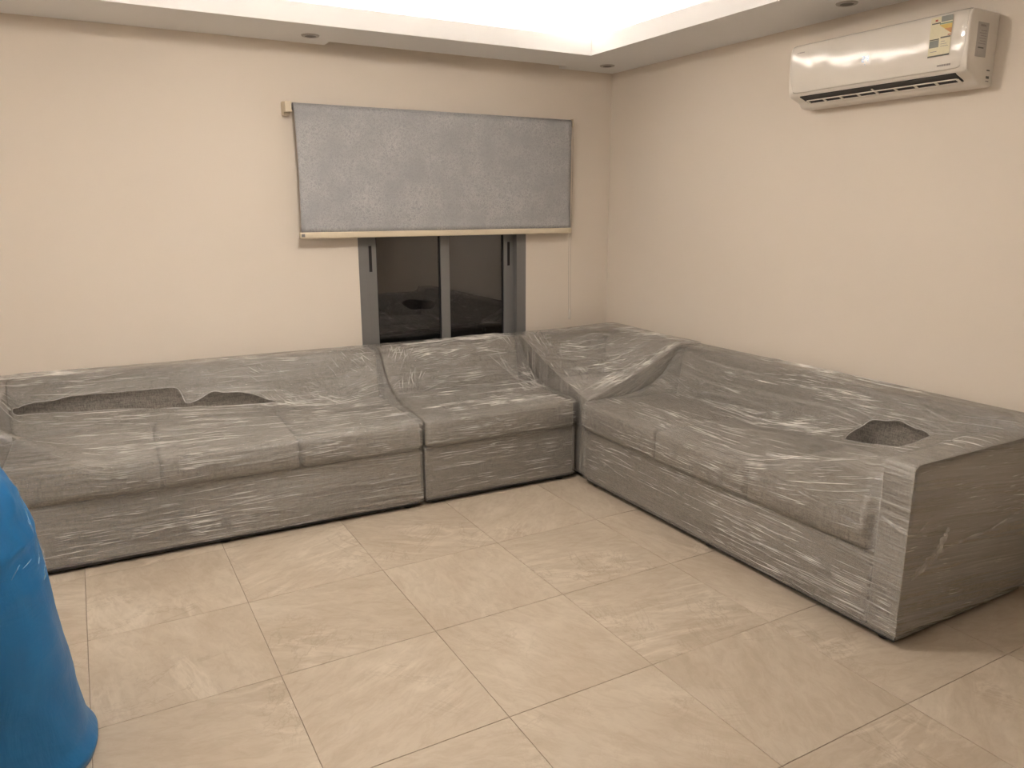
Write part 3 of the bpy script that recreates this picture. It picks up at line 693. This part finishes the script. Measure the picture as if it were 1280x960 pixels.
def film_straight(L, arm, seed, hole_fn, reach, tent, wr=1.0):
    """film around a straight module; arm: None / 'lo' (at x=0) / 'hi' (at x=L); returns mesh"""
    AW = 0.13
    e = 0.005
    nx = max(24, int(L/0.0115)); xs = np.linspace(-e, L+e, nx+1)
    ym0, ym1 = 0.03, 0.73; ny = 64; ys = np.linspace(ym0, ym1, ny+1)
    def armd(x):   # distance from the arm's inner face (negative inside the arm)
        if arm == 'lo': return x-AW
        if arm == 'hi': return (L-AW)-x
        return 9.0
    front, Hm, Iy = film_heights(L, arm, xs, ys, reach, tent)
    ob = np.tile(Iy, (nx+1, 1))
    # rows of the cross section -------------------------------------------------
    zf = np.concatenate([np.linspace(0.036, H_BASE, 14), np.linspace(H_BASE+0.008, 1.0, 22)])   # second part rescaled
    P, UV = [], []
    for i, x in enumerate(xs):
        g = front[i]; d = armd(x); ka = 1.0 if d <= 0 else max(0.0, 1-d/0.03)
        row, uv = [], []; s = 0.0; last = None
        # inward pull at the free ends
        ends = min(x+e, L+e-x)
        def put(y, z, amp):
            nonlocal s, last
            w = amp*wr*rid(x, y*1.0+z*1.0, seed, 1.5, 24)
            p = (x, y, z)
            if last is not None: s += math.dist(p[1:], last[1:])
            last = p
            return p, w
        r = 0.03
        for z in np.linspace(0.036, H_BASE-0.004, 14):
            p, w = put(-e-0.002, z, 0.0018); row.append((x, p[1]-abs(w), p[2])); uv.append((x, s))
        for k in range(17):
            t = k/16; z = H_BASE+0.004+(g-r-H_BASE-0.004)*t
            zc = (z-H_BASE)/(H_SEAT-H_BASE)
            over = (0.026+0.008*max(0, math.sin(math.pi*min(1, max(0, zc)))))*(1-ka)*min(1, t*5)
            if z > H_SEAT: over *= max(0, 1-(z-H_SEAT)/0.22)
            rnd = 0.0
            if ends < 0.03 and arm is None or (ends < 0.03 and d > 0.2): rnd = 0.02*(1-ends/0.03)**2
            p, w = put(-e-0.002-over+rnd, z, 0.0022); row.append((x, p[1]-abs(w), z)); uv.append((x, s))
        for k in range(1, 7):
            a = math.pi/2*k/6; o2 = 0.026*(1-ka)*max(0, 1-max(0, g-0.03-H_SEAT)/0.22)
            y = -e-0.002-o2+(r+e+0.002+o2)*(1-math.cos(a)); z = g-r+r*math.sin(a)
            p, w = put(y, z, 0.002); row.append((x, y, z+abs(w))); uv.append((x, s))
        for j in range(1, ny+1):
            y = ys[j]; z = Hm[i, j]
            lift = min(1.0, max(0.0, (z-ob[i, j])/0.03))       # free-hanging film wrinkles more
            edge = min(1, ends/0.04)
            p, w = put(y, z, (0.0022+0.0055*lift)*edge); row.append((x, y, z+w+0.001)); uv.append((x, s))
        for y in (0.76, 0.79, 0.82, 0.85, 0.875):
            z = 0.784-0.002*math.sin((y-0.73)/0.15*math.pi)
            p, w = put(y, z, 0.0015); row.append((x, y, z+abs(w))); uv.append((x, s))
        for z in (0.778, 0.765, 0.70, 0.55, 0.35, 0.15, 0.036):
            y = D+e-(0.010 if z > 0.77 else 0)
            p, w = put(y, z, 0.0); row.append((x, y, z)); uv.append((x, s))
        P.append(row); UV.append(uv)
    bm = bmesh.new(); uvl = bm.loops.layers.uv.new('UVMap')
    n0 = 14+17+6
    def hole(i, j):
        jj = j-n0
        if jj < 0 or jj >= ny: return False
        x = (xs[i]+xs[min(i+1, nx)])/2; y = (ys[jj]+ys[min(jj+1, ny)])/2
        return hole_fn(x, y) if hole_fn else False
    grid_faces(bm, uvl, P, UV, hole)
    rims = []
    if hole_fn:
        bm.edges.ensure_lookup_table()
        rim = [ed for ed in bm.edges if ed.is_boundary and all(0.02 < v.co.x < L-0.02 and 0.1 < v.co.y < 0.72 and v.co.z > 0.45 for v in ed.verts)]
        nb = {}
        for ed in rim:
            p, q = ed.verts; nb.setdefault(p, []).append(q); nb.setdefault(q, []).append(p)
        for _ in range(7):
            new = {v: (v.co*0.4+(nb[v][0].co+nb[v][1].co)*0.3) for v in nb if len(nb[v]) == 2}
            for v, c in new.items(): v.co = c
        seen = set()
        for v0 in nb:
            if v0 in seen or len(nb[v0]) != 2: continue
            loop = [v0]; seen.add(v0); cur = v0
            while True:
                nxt = [q for q in nb[cur] if q not in seen and len(nb[q]) == 2]
                if not nxt: break
                cur = nxt[0]; seen.add(cur); loop.append(cur)
            if len(loop) > 8: rims.append([v.co.copy() for v in loop]+[loop[0].co.copy()])
    # end panels: from the edge profile straight down
    for i, sgn in ((0, -1), (nx, 1)):
        prof = P[i][31:]
        prof = [p for p in prof if p[2] > 0.3]
        nzz = 16; GP, GU = [], []
        for p in prof:
            col, cu = [], []
            for k in range(nzz+1):
                t = k/nzz; z = p[2]+(0.036-p[2])*t
                bow = -0.004*math.sin(math.pi*t)*0.3
                w = 0.0008*rid(p[1], z, seed+31+i, 1.6, 14) if 0 < k < nzz else 0
                yy = min(max(p[1], -e-0.002), D+e)
                yy = yy*(1-t)+min(max(yy, -e), D+e)*t
                col.append((p[0]+sgn*(bow+abs(w)), yy, z)); cu.append((p[1]+5, z*1.3+p[1]*0.15))
            GP.append(col); GU.append(cu)
        grid_faces(bm, uvl, GP, GU, None, 1)
    bmesh.ops.remove_doubles(bm, verts=bm.verts, dist=0.0006)
    return bm_mesh_keep(bm), rims, P, hole
def bm_mesh_keep(bm):
    me = bpy.data.meshes.new('film'); bm.to_mesh(me); bm.free()
    for p in me.polygons: p.use_smooth = True
    return me

def ribbon(pts, width, seed, parent, crumple=0.006):
    """a gathered fold of film: narrow crumpled strip lying on the wrap. pts: list of (point, across-vector)"""
    n = 40; bm = bmesh.new(); uvl = bm.loops.layers.uv.new('UVMap'); P, UV = [], []
    ts = np.linspace(0, 1, len(pts))
    pa = np.array([p for p, _ in pts]); ac_ = np.array([a for _, a in pts])
    for i in range(n+1):
        t = i/n; c = np.array([np.interp(t, ts, pa[:, k]) for k in range(3)]); a = np.array([np.interp(t, ts, ac_[:, k]) for k in range(3)])
        wd = width*(0.35+0.65*math.sin(math.pi*min(1, t*1.1+0.05)))*(0.8+0.4*noise.noise(Vector((t*5, seed, 1))))
        tan = pa[-1]-pa[0]; nrm = np.cross(tan, a); nrm = nrm/ (np.linalg.norm(nrm)+1e-9)
        row, uv = [], []
        for k in range(6):
            s_ = k/5-0.5
            off = crumple*noise.noise(Vector((t*9, s_*6, seed+3)))
            row.append(tuple(c+a*wd*s_+nrm*off)); uv.append((t*0.5+seed, s_*wd*2))
        P.append(row); UV.append(uv)
    grid_faces(bm, uvl, P, UV)
    return link('film_fold', bm_mesh_keep(bm), 'film_fold', parent)

def straight_module(name, label, cat, loc, rotz, L, arm, ncush, seed, hole_fn=None, reach=1.0, tent=0.0, extra=(), group=None):
    r = empty(name, loc, rotz); tag(r, label, cat, group)
    AW = 0.13 if arm else 0.0
    a0 = AW if arm == 'lo' else 0.0; a1 = L-(AW if arm == 'hi' else 0.0)
    link('base', soft_box(0.0 if arm != 'lo' else AW, L if arm != 'hi' else L-AW, 0.0, D-0.01, Z_BASE, H_BASE, 0.012), 'fabric', r)
    wd = (a1-a0)/ncush
    for k in range(ncush):
        x0, x1 = a0+wd*k, a0+wd*(k+1)
        link('seat_cushion', cushion_mesh(x0+0.006, x1-0.006, -0.020, 0.655, H_BASE+0.004, H_SEAT), 'fabric', r)
    bk = prism_mesh([(0.655, H_BASE), (0.735, H_BACK), (D-0.004, H_BACK), (D-0.004, Z_BASE+0.28)], 0, 0.004 if arm != 'lo' else AW, L-0.004 if arm != 'hi' else L-AW, 0.022, 3, True)
    o = link('backrest', bk, 'fabric', r)
    if arm:
        x0, x1 = (0.0, AW-0.003) if arm == 'lo' else (L-AW+0.003, L)
        ao = link('armrest', soft_box(x0, x1, 0.0, D-0.004, Z_BASE, H_ARM, 0.012), 'fabric', r)
        xo = x0 if arm == 'lo' else x1
        sg = -1 if arm == 'lo' else 1
        link('piping', tube_mesh([(xo-sg*0.003, 0.003, Z_BASE+0.01), (xo-sg*0.003, 0.002, 0.3), (xo-sg*0.003, 0.002, 0.6), (xo-sg*0.003, 0.004, H_ARM-0.008), (xo-sg*0.003, 0.03, H_ARM-0.002), (xo-sg*0.003, 0.4, H_ARM-0.002), (xo-sg*0.003, D-0.03, H_ARM-0.002)], 0.0045, 8), 'fabric', ao)
    link('underside', box_mesh(0.012, L-0.012, 0.012, D-0.02, 0.016, Z_BASE), 'black', r)
    for fx in ([0.07, L-0.07] if L < 1.2 else [0.07, L/2, L-0.07]):
        for fy in (0.05, D-0.07): link('foot', FOOT, None, r, (fx, fy, 0))
    fm, rims, PG, hl_ = film_straight(L, arm, seed, hole_fn, reach, tent)
    fm.materials.append(M['film']); fm.materials.append(M['film_end'])
    fo = link('stretch_film', fm, 'film', r); fo['label'] = 'clear stretch film with milky streaks and shiny wrinkles'
    # rows of the grid: 0-13 base front, 14-36 cushion front, 37-100 seat and backrest, 101-112 top and rear
    k = L/2.06; J = 112.0
    Z = [(int(150*k), 0, 0.96, 1/J, 13/J, 0.0, 0.025, 0.04, 0.30, 0.0024), (int(160*k), 0, 0.96, 15/J, 36/J, 0.0, 0.03, 0.04, 0.28, 0.0022),
         (int(130*k), 0, 0.96, 37/J, 75/J, 0.0, 0.06, 0.05, 0.40, 0.0026), (int(170*k), 0, 0.96, 76/J, 105/J, 0.0, 0.06, 0.04, 0.35, 0.0028)]
    Z += [(c_, a_, b_, j0/J, j1/J, an, sp, l0, l1, w_) for (c_, a_, b_, j0, j1, an, sp, l0, l1, w_) in extra]
    nxg = len(PG)-1
    def stop(i, j):     # no creases where the film climbs to the arm
        x = L*i/nxg; d = x-0.13 if arm == 'lo' else L-0.13-x if arm == 'hi' else 9
        return hl_(i, j) or (16 < j < 62 and d < 0.03)
    co = link('film_glint_creases', creases(PG, Z, seed, stop), 'film_glint_crease', r); co['kind'] = 'stuff'
    for rm in rims:
        link('torn_rim', tube_mesh(rm, [0.0017+0.0016*noise.noise(p*14) for p in rm], 6), 'film_rim', fo)
    return r

# -- long sofa under the window wall: arm at its far-left end, long slit in the film in front of the backrest
L1 = 2.075
def slit(x, y):
    if x < 0.165 or x > 1.45: return False
    lo = interp(x, [0.165, 0.25, 0.85, 0.96, 1.45], [0.47, 0.545, 0.555, 0.562, 0.553])
    hi = interp(x, [0.165, 0.20, 0.47, 0.93, 0.955, 0.985, 1.09, 1.30, 1.45], [0.56, 0.645, 0.668, 0.668, 0.585, 0.60, 0.640, 0.622, 0.556])
    return lo < y < hi
a = -0.034
def place(x_right, y_right, L, a): # module whose right front corner is here
    return (x_right-L*math.cos(a), y_right-L*math.sin(a), 0)
sofa1 = straight_module('wrapped_sofa', 'long grey fabric sofa in clear stretch film, standing against the window wall', 'sofa', place(2.258, 0.018, L1, a), a, L1, 'lo', 3, 11.0, slit, 1.85, 0.0, [(150, 0.62, 0.97, 82, 102, -0.75, 0.25, 0.03, 0.09, 0.0030), (60, 0.02, 0.22, 98, 106, 0.0, 0.03, 0.05, 0.25, 0.005)])
# -- armless chair module
L2 = 0.962
sofa2 = straight_module('wrapped_armchair', 'armless single seat grey sofa module in stretch film, in front of the window', 'chair', place(3.245, -0.006, L2, -0.030), -0.030, L2, None, 1, 23.0, None, 1.0, 0.75, [(110, 0.15, 0.75, 92, 106, 0.05, 0.10, 0.04, 0.22, 0.0055), (90, 0.15, 0.9, 30, 44, 0.0, 0.15, 0.03, 0.16, 0.0045), (50, 0.0, 0.18, 60, 100, 1.1, 0.25, 0.05, 0.22, 0.003), (50, 0.82, 0.98, 50, 100, 1.9, 0.25, 0.05, 0.22, 0.003)])
# -- sofa along the air conditioner wall, arm at its near end, hole torn in the film
L3 = 2.055
HP = [(1.457, 0.386), (1.386, 0.566), (1.40, 0.640), (1.557, 0.652), (1.70, 0.620), (1.775, 0.52), (1.765, 0.43), (1.72, 0.385), (1.655, 0.375)]
def in_poly(x, y, poly):
    c = False; n = len(poly)
    for i in range(n):
        (x0, y0), (x1, y1) = poly[i], poly[i-1]
        if (y0 > y) != (y1 > y) and x < (x1-x0)*(y-y0)/(y1-y0)+x0: c = not c
    return c
sofa3 = straight_module('wrapped_sofa', 'long grey fabric sofa in stretch film with a torn hole, under the air conditioner', 'sofa', (3.262, -0.112, 0), -math.pi/2, L3, 'hi', 3, 37.0, lambda x, y: in_poly(x, y, HP), 1.15, 0.25, [(90, 0.25, 0.65, 94, 106, 0.03, 0.05, 0.05, 0.30, 0.0050), (70, 0.45, 0.85, 24, 48, 0.0, 0.03, 0.10, 0.45, 0.0034), (60, 0.3, 0.7, 70, 90, 0.15, 0.12, 0.04, 0.20, 0.0035), (45, 0.5, 0.95, 1, 13, 0.0, 0.02, 0.08, 0.35, 0.0032)])

# -- corner module ---------------------------------------------------------
def corner_module():
    x0, y0 = 3.291, -0.088; LX, LY = 0.866, 0.975
    a_ = 0.0
    r = empty('wrapped_corner_seat', (x0, y0, 0), 0); tag(r, 'corner sofa module in crumpled stretch film, between single seat and long sofa', 'sofa')
    bt = 0.19
    BY = 0.70
    link('base', soft_box(0, LX, 0, LY-0.02, Z_BASE, H_BASE, 0.012), 'fabric', r)
    link('seat_cushion', cushion_mesh(0.004, LX-bt-0.02, 0.004, BY, H_BASE+0.004, H_SEAT-0.01), 'fabric', r)
    link('backrest', prism_mesh([(BY+0.01, H_BASE), (BY+0.085, H_BACK), (LY-0.06, H_BACK), (LY-0.06, H_BASE)], 0, 0.006, LX-0.004, 0.022, 3, True), 'fabric', r)
    link('backrest', prism_mesh([(LX-bt-0.06, H_BASE), (LX-bt+0.02, H_BACK), (LX-0.006, H_BACK), (LX-0.006, H_BASE)], 1, 0.006, BY+0.06, 0.022, 3, True), 'fabric', r)
    link('underside', box_mesh(0.012, LX-0.012, 0.012, LY-0.05, 0.016, Z_BASE), 'black', r)
    for fx in (0.07, LX-0.08):
        for fy in (0.07, LY-0.10): link('foot', FOOT, None, r, (fx, fy, 0))
    # film: membrane over the square, edges strung straight from the backrest tops to the front corner
    nx = ny = 96; e = 0.006
    xs = np.linspace(-e, LX+0.002, nx+1); ys = np.linspace(-e, LY-0.05, ny+1)
    zt = 0.786; zc = 0.508
    xb, yb = LX-bt+0.02, BY+0.085
    def edge(t): # 0 at the front corner, 1 at the backrest
        t = max(0, min(1, t)); return zc+(zt-zc)*(0.72*t+0.28*t*t)
    Hc = np.full((nx+1, ny+1), 0.66)
    ob = np.full((nx+1, ny+1), 0.30)
    for i, x in enumerate(xs):
        for j, y in enumerate(ys):
            if y >= yb or x >= xb: ob[i, j] = zt
            # sheet pulled straight across the inner corner of the two backrests
            elif (x-0.42)/(xb-0.42)+(0.0) > 0 and y > yb-(yb-0.02)*max(0, (x-0.44))/(xb-0.44)*0.93 and x > 0.44: ob[i, j] = zt-0.012
    lft = np.array([edge(y/yb) for y in ys]); fro = np.array([edge(x/xb) for x in xs])
    dx, dy = xs[1]-xs[0], ys[1]-ys[0]; wx, wy = 1/dx**2, 1/dy**2
    for _ in range(3500):
        n = (wx*(Hc[2:, 1:-1]+Hc[:-2, 1:-1])+wy*(Hc[1:-1, 2:]+Hc[1:-1, :-2]))/(2*(wx+wy))-0.00003
        Hc[1:-1, 1:-1] = n; np.maximum(Hc, ob, out=Hc)
        Hc[0, :] = lft; Hc[:, 0] = fro; Hc[-1, :] = zt; Hc[:, -1] = zt
    bm = bmesh.new(); uvl = bm.loops.layers.uv.new('UVMap')
    P = [[None]*(ny+1) for _ in range(nx+1)]; UV = [[None]*(ny+1) for _ in range(nx+1)]
    c, s = math.cos(0.5), math.sin(0.5)
    for i, x in enumerate(xs):
        for j, y in enumerate(ys):
            lift = min(1, max(0, (Hc[i, j]-ob[i, j])/0.04)); ed = min(1, min(i, j)/4)
            u, v = x*c-y*s, x*s+y*c
            w = (0.0015+0.0055*lift)*rid(u, v, 51.0, 2.6, 20)*ed
            bump = 0.010*math.exp(-(((x-LX+0.1)/0.22)**2+((y-LY+0.15)/0.25)**2))
            P[i][j] = (x, y, float(Hc[i, j])+w+0.001+bump); UV[i][j] = (u+9, v)
    grid_faces(bm, uvl, P, UV)
    bm2 = bmesh.new(); uvl2 = bm2.loops.layers.uv.new('UVMap')
    # side panels hanging from the strung edges, gathered towards the foot
    def side(line, axis):
        GP, GU = [], []
        for q_, p in enumerate(line):
            col, cu = [], []
            for k in range(25):
                t = k/24; z = p[2]+(0.036-p[2])*t
                w = 0.004*rid(z*0.7, p[0]+p[1], 77.0+axis, 2.0, 26)*math.sin(math.pi*t)
                pp = (p[0]-(abs(w) if axis == 0 else 0), p[1]-(abs(w)*0.6 if axis == 1 else 0), z)
                col.append(pp); cu.append((p[0]+p[1]+3, z-p[2]+0.25*t)) if axis else cu.append((z+3, p[0]+p[1]))
            GP.append(col); GU.append(cu)
        grid_faces(bm2, uvl2, GP, GU)
    side([P[0][j] for j in range(ny+1)], 0); side([P[i][0] for i in range(nx+1)], 1)
    for line in ([P[i][ny] for i in range(nx+1)], [P[nx][j] for j in range(ny+1)]):
        GP = [[(p[0], p[1], p[2]+(0.05-p[2])*k/6) for k in range(7)] for p in line]; grid_faces(bm, uvl, GP, [[(p[0]+p[1], k*0.1) for k in range(7)] for p in line])
    bmesh.ops.remove_doubles(bm, verts=bm.verts, dist=0.0006)
    link('stretch_film', bm_mesh_keep(bm), 'film', r)['label'] = 'clear stretch film strung from the backrests to the front corner'
    co = link('film_glint_creases', creases(P, [(260, 0.15, 0.95, 0.05, 0.75, -0.55, 0.22, 0.03, 0.16, 0.0042), (90, 0.02, 0.2, 0.05, 0.9, 1.3, 0.2, 0.06, 0.25, 0.003),
        (80, 0.05, 0.95, 0.01, 0.12, 0.0, 0.1, 0.06, 0.30, 0.003), (60, 0.1, 0.9, 0.7, 0.95, 0.0, 0.2, 0.05, 0.25, 0.003)], 53.0), 'film_glint_crease', r); co['kind'] = 'stuff'
    link('film_skirt', bm_mesh_keep(bm2), 'film_skirt', r)
    return r
corner = corner_module()

# -- gathered folds of film (sub-details of the wrap)
e_ = 0.012
# on the arm end of the sofa under the air conditioner (local x = L3 plane)
xe = L3+e_
def fold3(pts, w, seed, cr=0.006): ribbon(pts, w, seed, sofa3, cr)
fold3([((xe+.004, 0.03, 0.285), (0, -.6, .8)), ((xe+.006, 0.09, 0.315), (0, -.6, .8)), ((xe+.010, 0.15, 0.352), (0, -.6, .8)), ((xe+.008, 0.205, 0.41), (0, -.8, .5)), ((xe+.002, 0.225, 0.45), (0, -.8, .5))], 0.050, 1.0, 0.014)
fold3([((xe, 0.16, 0.345), (0, -.3, .95)), ((xe, 0.27, 0.366), (0, 0, 1)), ((xe, 0.54, 0.374), (0, -.1, 1)), ((xe, 0.86, 0.44), (0, -.2, 1))], 0.016, 2.0, 0.004)
fold3([((xe, 0.02, 0.452), (0, -.5, .8)), ((xe, 0.08, 0.485), (0, -.5, .8)), ((xe, 0.14, 0.53), (0, -.5, .8))], 0.008, 3.0, 0.003)
# a second layer of film over the upper part of the arm end
bm = bmesh.new(); uvl = bm.loops.layers.uv.new('UVMap'); GP, GU = [], []
for k in range(41):
    y = 0.002+0.88*k/40; lo = interp(y, [0, 0.14, 0.17, 0.27, 0.54, 0.88], [0.46, 0.43, 0.345, 0.366, 0.376, 0.45])
    GP.append([(xe-0.002+0.0012*noise.noise(Vector((y*9, t*4, 2))), y, 0.715+(lo-0.715)*t/8) for t in range(9)]); GU.append([(y+2, 0.715+(lo-0.715)*t/8) for t in range(9)])
grid_faces(bm, uvl, GP, GU); link('film_layer', bm_mesh_keep(bm), 'film_veil', sofa3)
# across the arm front and round its corner
fold3([((1.90, -e_-.004, 0.53), (0, 0, 1)), ((1.98, -e_, 0.49), (0, 0, 1)), ((L3, -e_, 0.465), (0, 0, 1)), ((L3+e_, 0.03, 0.452), (0, 0, 1)), ((L3+e_, 0.10, 0.44), (0, 0, 1))], 0.016, 5.0, 0.003)
fold3([((1.60, -0.048, 0.49), (0, 0, 1)), ((1.90, -e_-.006, 0.43), (0, 0, 1)), ((L3, -e_, 0.414), (0, 0, 1))], 0.014, 6.0, 0.003)

# ================================================================== BLUE PLASTIC SACK
def blue_sack():
    o_ = Vector((0.02, -1.25, 0))
    r = empty('blue_plastic_sack', o_); tag(r, 'big stuffed blue plastic sack standing on the tiles before the long sofa', 'sack')
    # right hand outline by height (world x), and half depth
    zs = [0.0, 0.03, 0.08, 0.19, 0.36, 0.50, 0.63, 0.74, 0.84, 0.91, 0.99, 1.06, 1.10, 1.13]
    xr = [0.618, 0.628, 0.606, 0.590, 0.574, 0.561, 0.545, 0.527, 0.500, 0.470, 0.40, 0.27, 0.16, 0.12]
    yd = [0.30, 0.32, 0.31, 0.30, 0.29, 0.28, 0.27, 0.26, 0.24, 0.22, 0.18, 0.12, 0.07, 0.05]
    nz, na = 110, 120; bm = bmesh.new(); rings = []
    for k in range(nz+1):
        z = 1.13*k/nz; X = interp(z, zs, xr)-0.02; Y = interp(z, zs, yd)
        ring_ = []
        for q_ in range(na):
            t = 2*math.pi*q_/na; c, s = math.cos(t), math.sin(t)
            ee = 2/2.6
            px = abs(c)**ee*math.copysign(1, c)*X*(1.0 if c > 0 else 0.95); py = abs(s)**ee*math.copysign(1, s)*Y
            nrm = Vector((c, s, 0))
            tt = Vector((px, py, z))
            up = max(0, min(1, (z-0.55)/0.35))
            w = 0.010*noise.noise(Vector((px*3, py*3, z*2.5)))
            f1 = noise.noise(Vector((px*5+z*6, py*5, z*5-px*4+3))); f2 = noise.noise(Vector((px*11+5, py*11, z*9+px*9)))
            w += (0.003+0.009*up)*(max(0, 1-abs(f1)*2.4))+(0.001+0.008*up)*max(0, 1-abs(f2)*3.2)
            w -= 0.006
            ring_.append(bm.verts.new((px+nrm.x*w, py+nrm.y*w, z if k else 0.0)))
        rings.append(ring_)
    for A, B in zip(rings, rings[1:]):
        for q_ in range(na): bm.faces.new((A[q_], A[(q_+1) % na], B[(q_+1) % na], B[q_]))
    bm.faces.new(rings[0][::-1])
    bm.faces.new(rings[-1])
    BP = [[tuple(rings[k][(q_+100) % na].co) for k in range(nz+1)] for q_ in range(50)]     # the side towards the room
    link('sheet', bm_mesh(bm, smooth=True), 'bag', r)
    co = link('sheet_glint_creases', creases(BP, [(60, 0.05, 0.9, 0.62, 0.92, 0.8, 0.5, 0.04, 0.18, 0.005), (16, 0.05, 0.9, 0.50, 0.65, 0.5, 0.3, 0.04, 0.10, 0.003)], 91.0), 'blue_glint_crease', r); co['kind'] = 'stuff'
    # gathered neck and tie
    bm, rg = lathe([(0.055, 1.12), (0.035, 1.15), (0.05, 1.19), (0.085, 1.25), (0.05, 1.235)], 36)
    for v in bm.verts:
        tt = math.atan2(v.co.y, v.co.x); f = 1+0.22*math.sin(tt*9)*max(0, (v.co.z-1.13)/0.1); v.co.x = v.co.x*f; v.co.y *= f
    link('gathered_neck', bm_mesh(bm, smooth=True), 'bag', r)
    link('tie', tube_mesh([(0.036*math.cos(t), 0.036*math.sin(t), 1.150) for t in np.linspace(0, 6.3, 25)], 0.005, 6), 'black', r)
blue_sack()
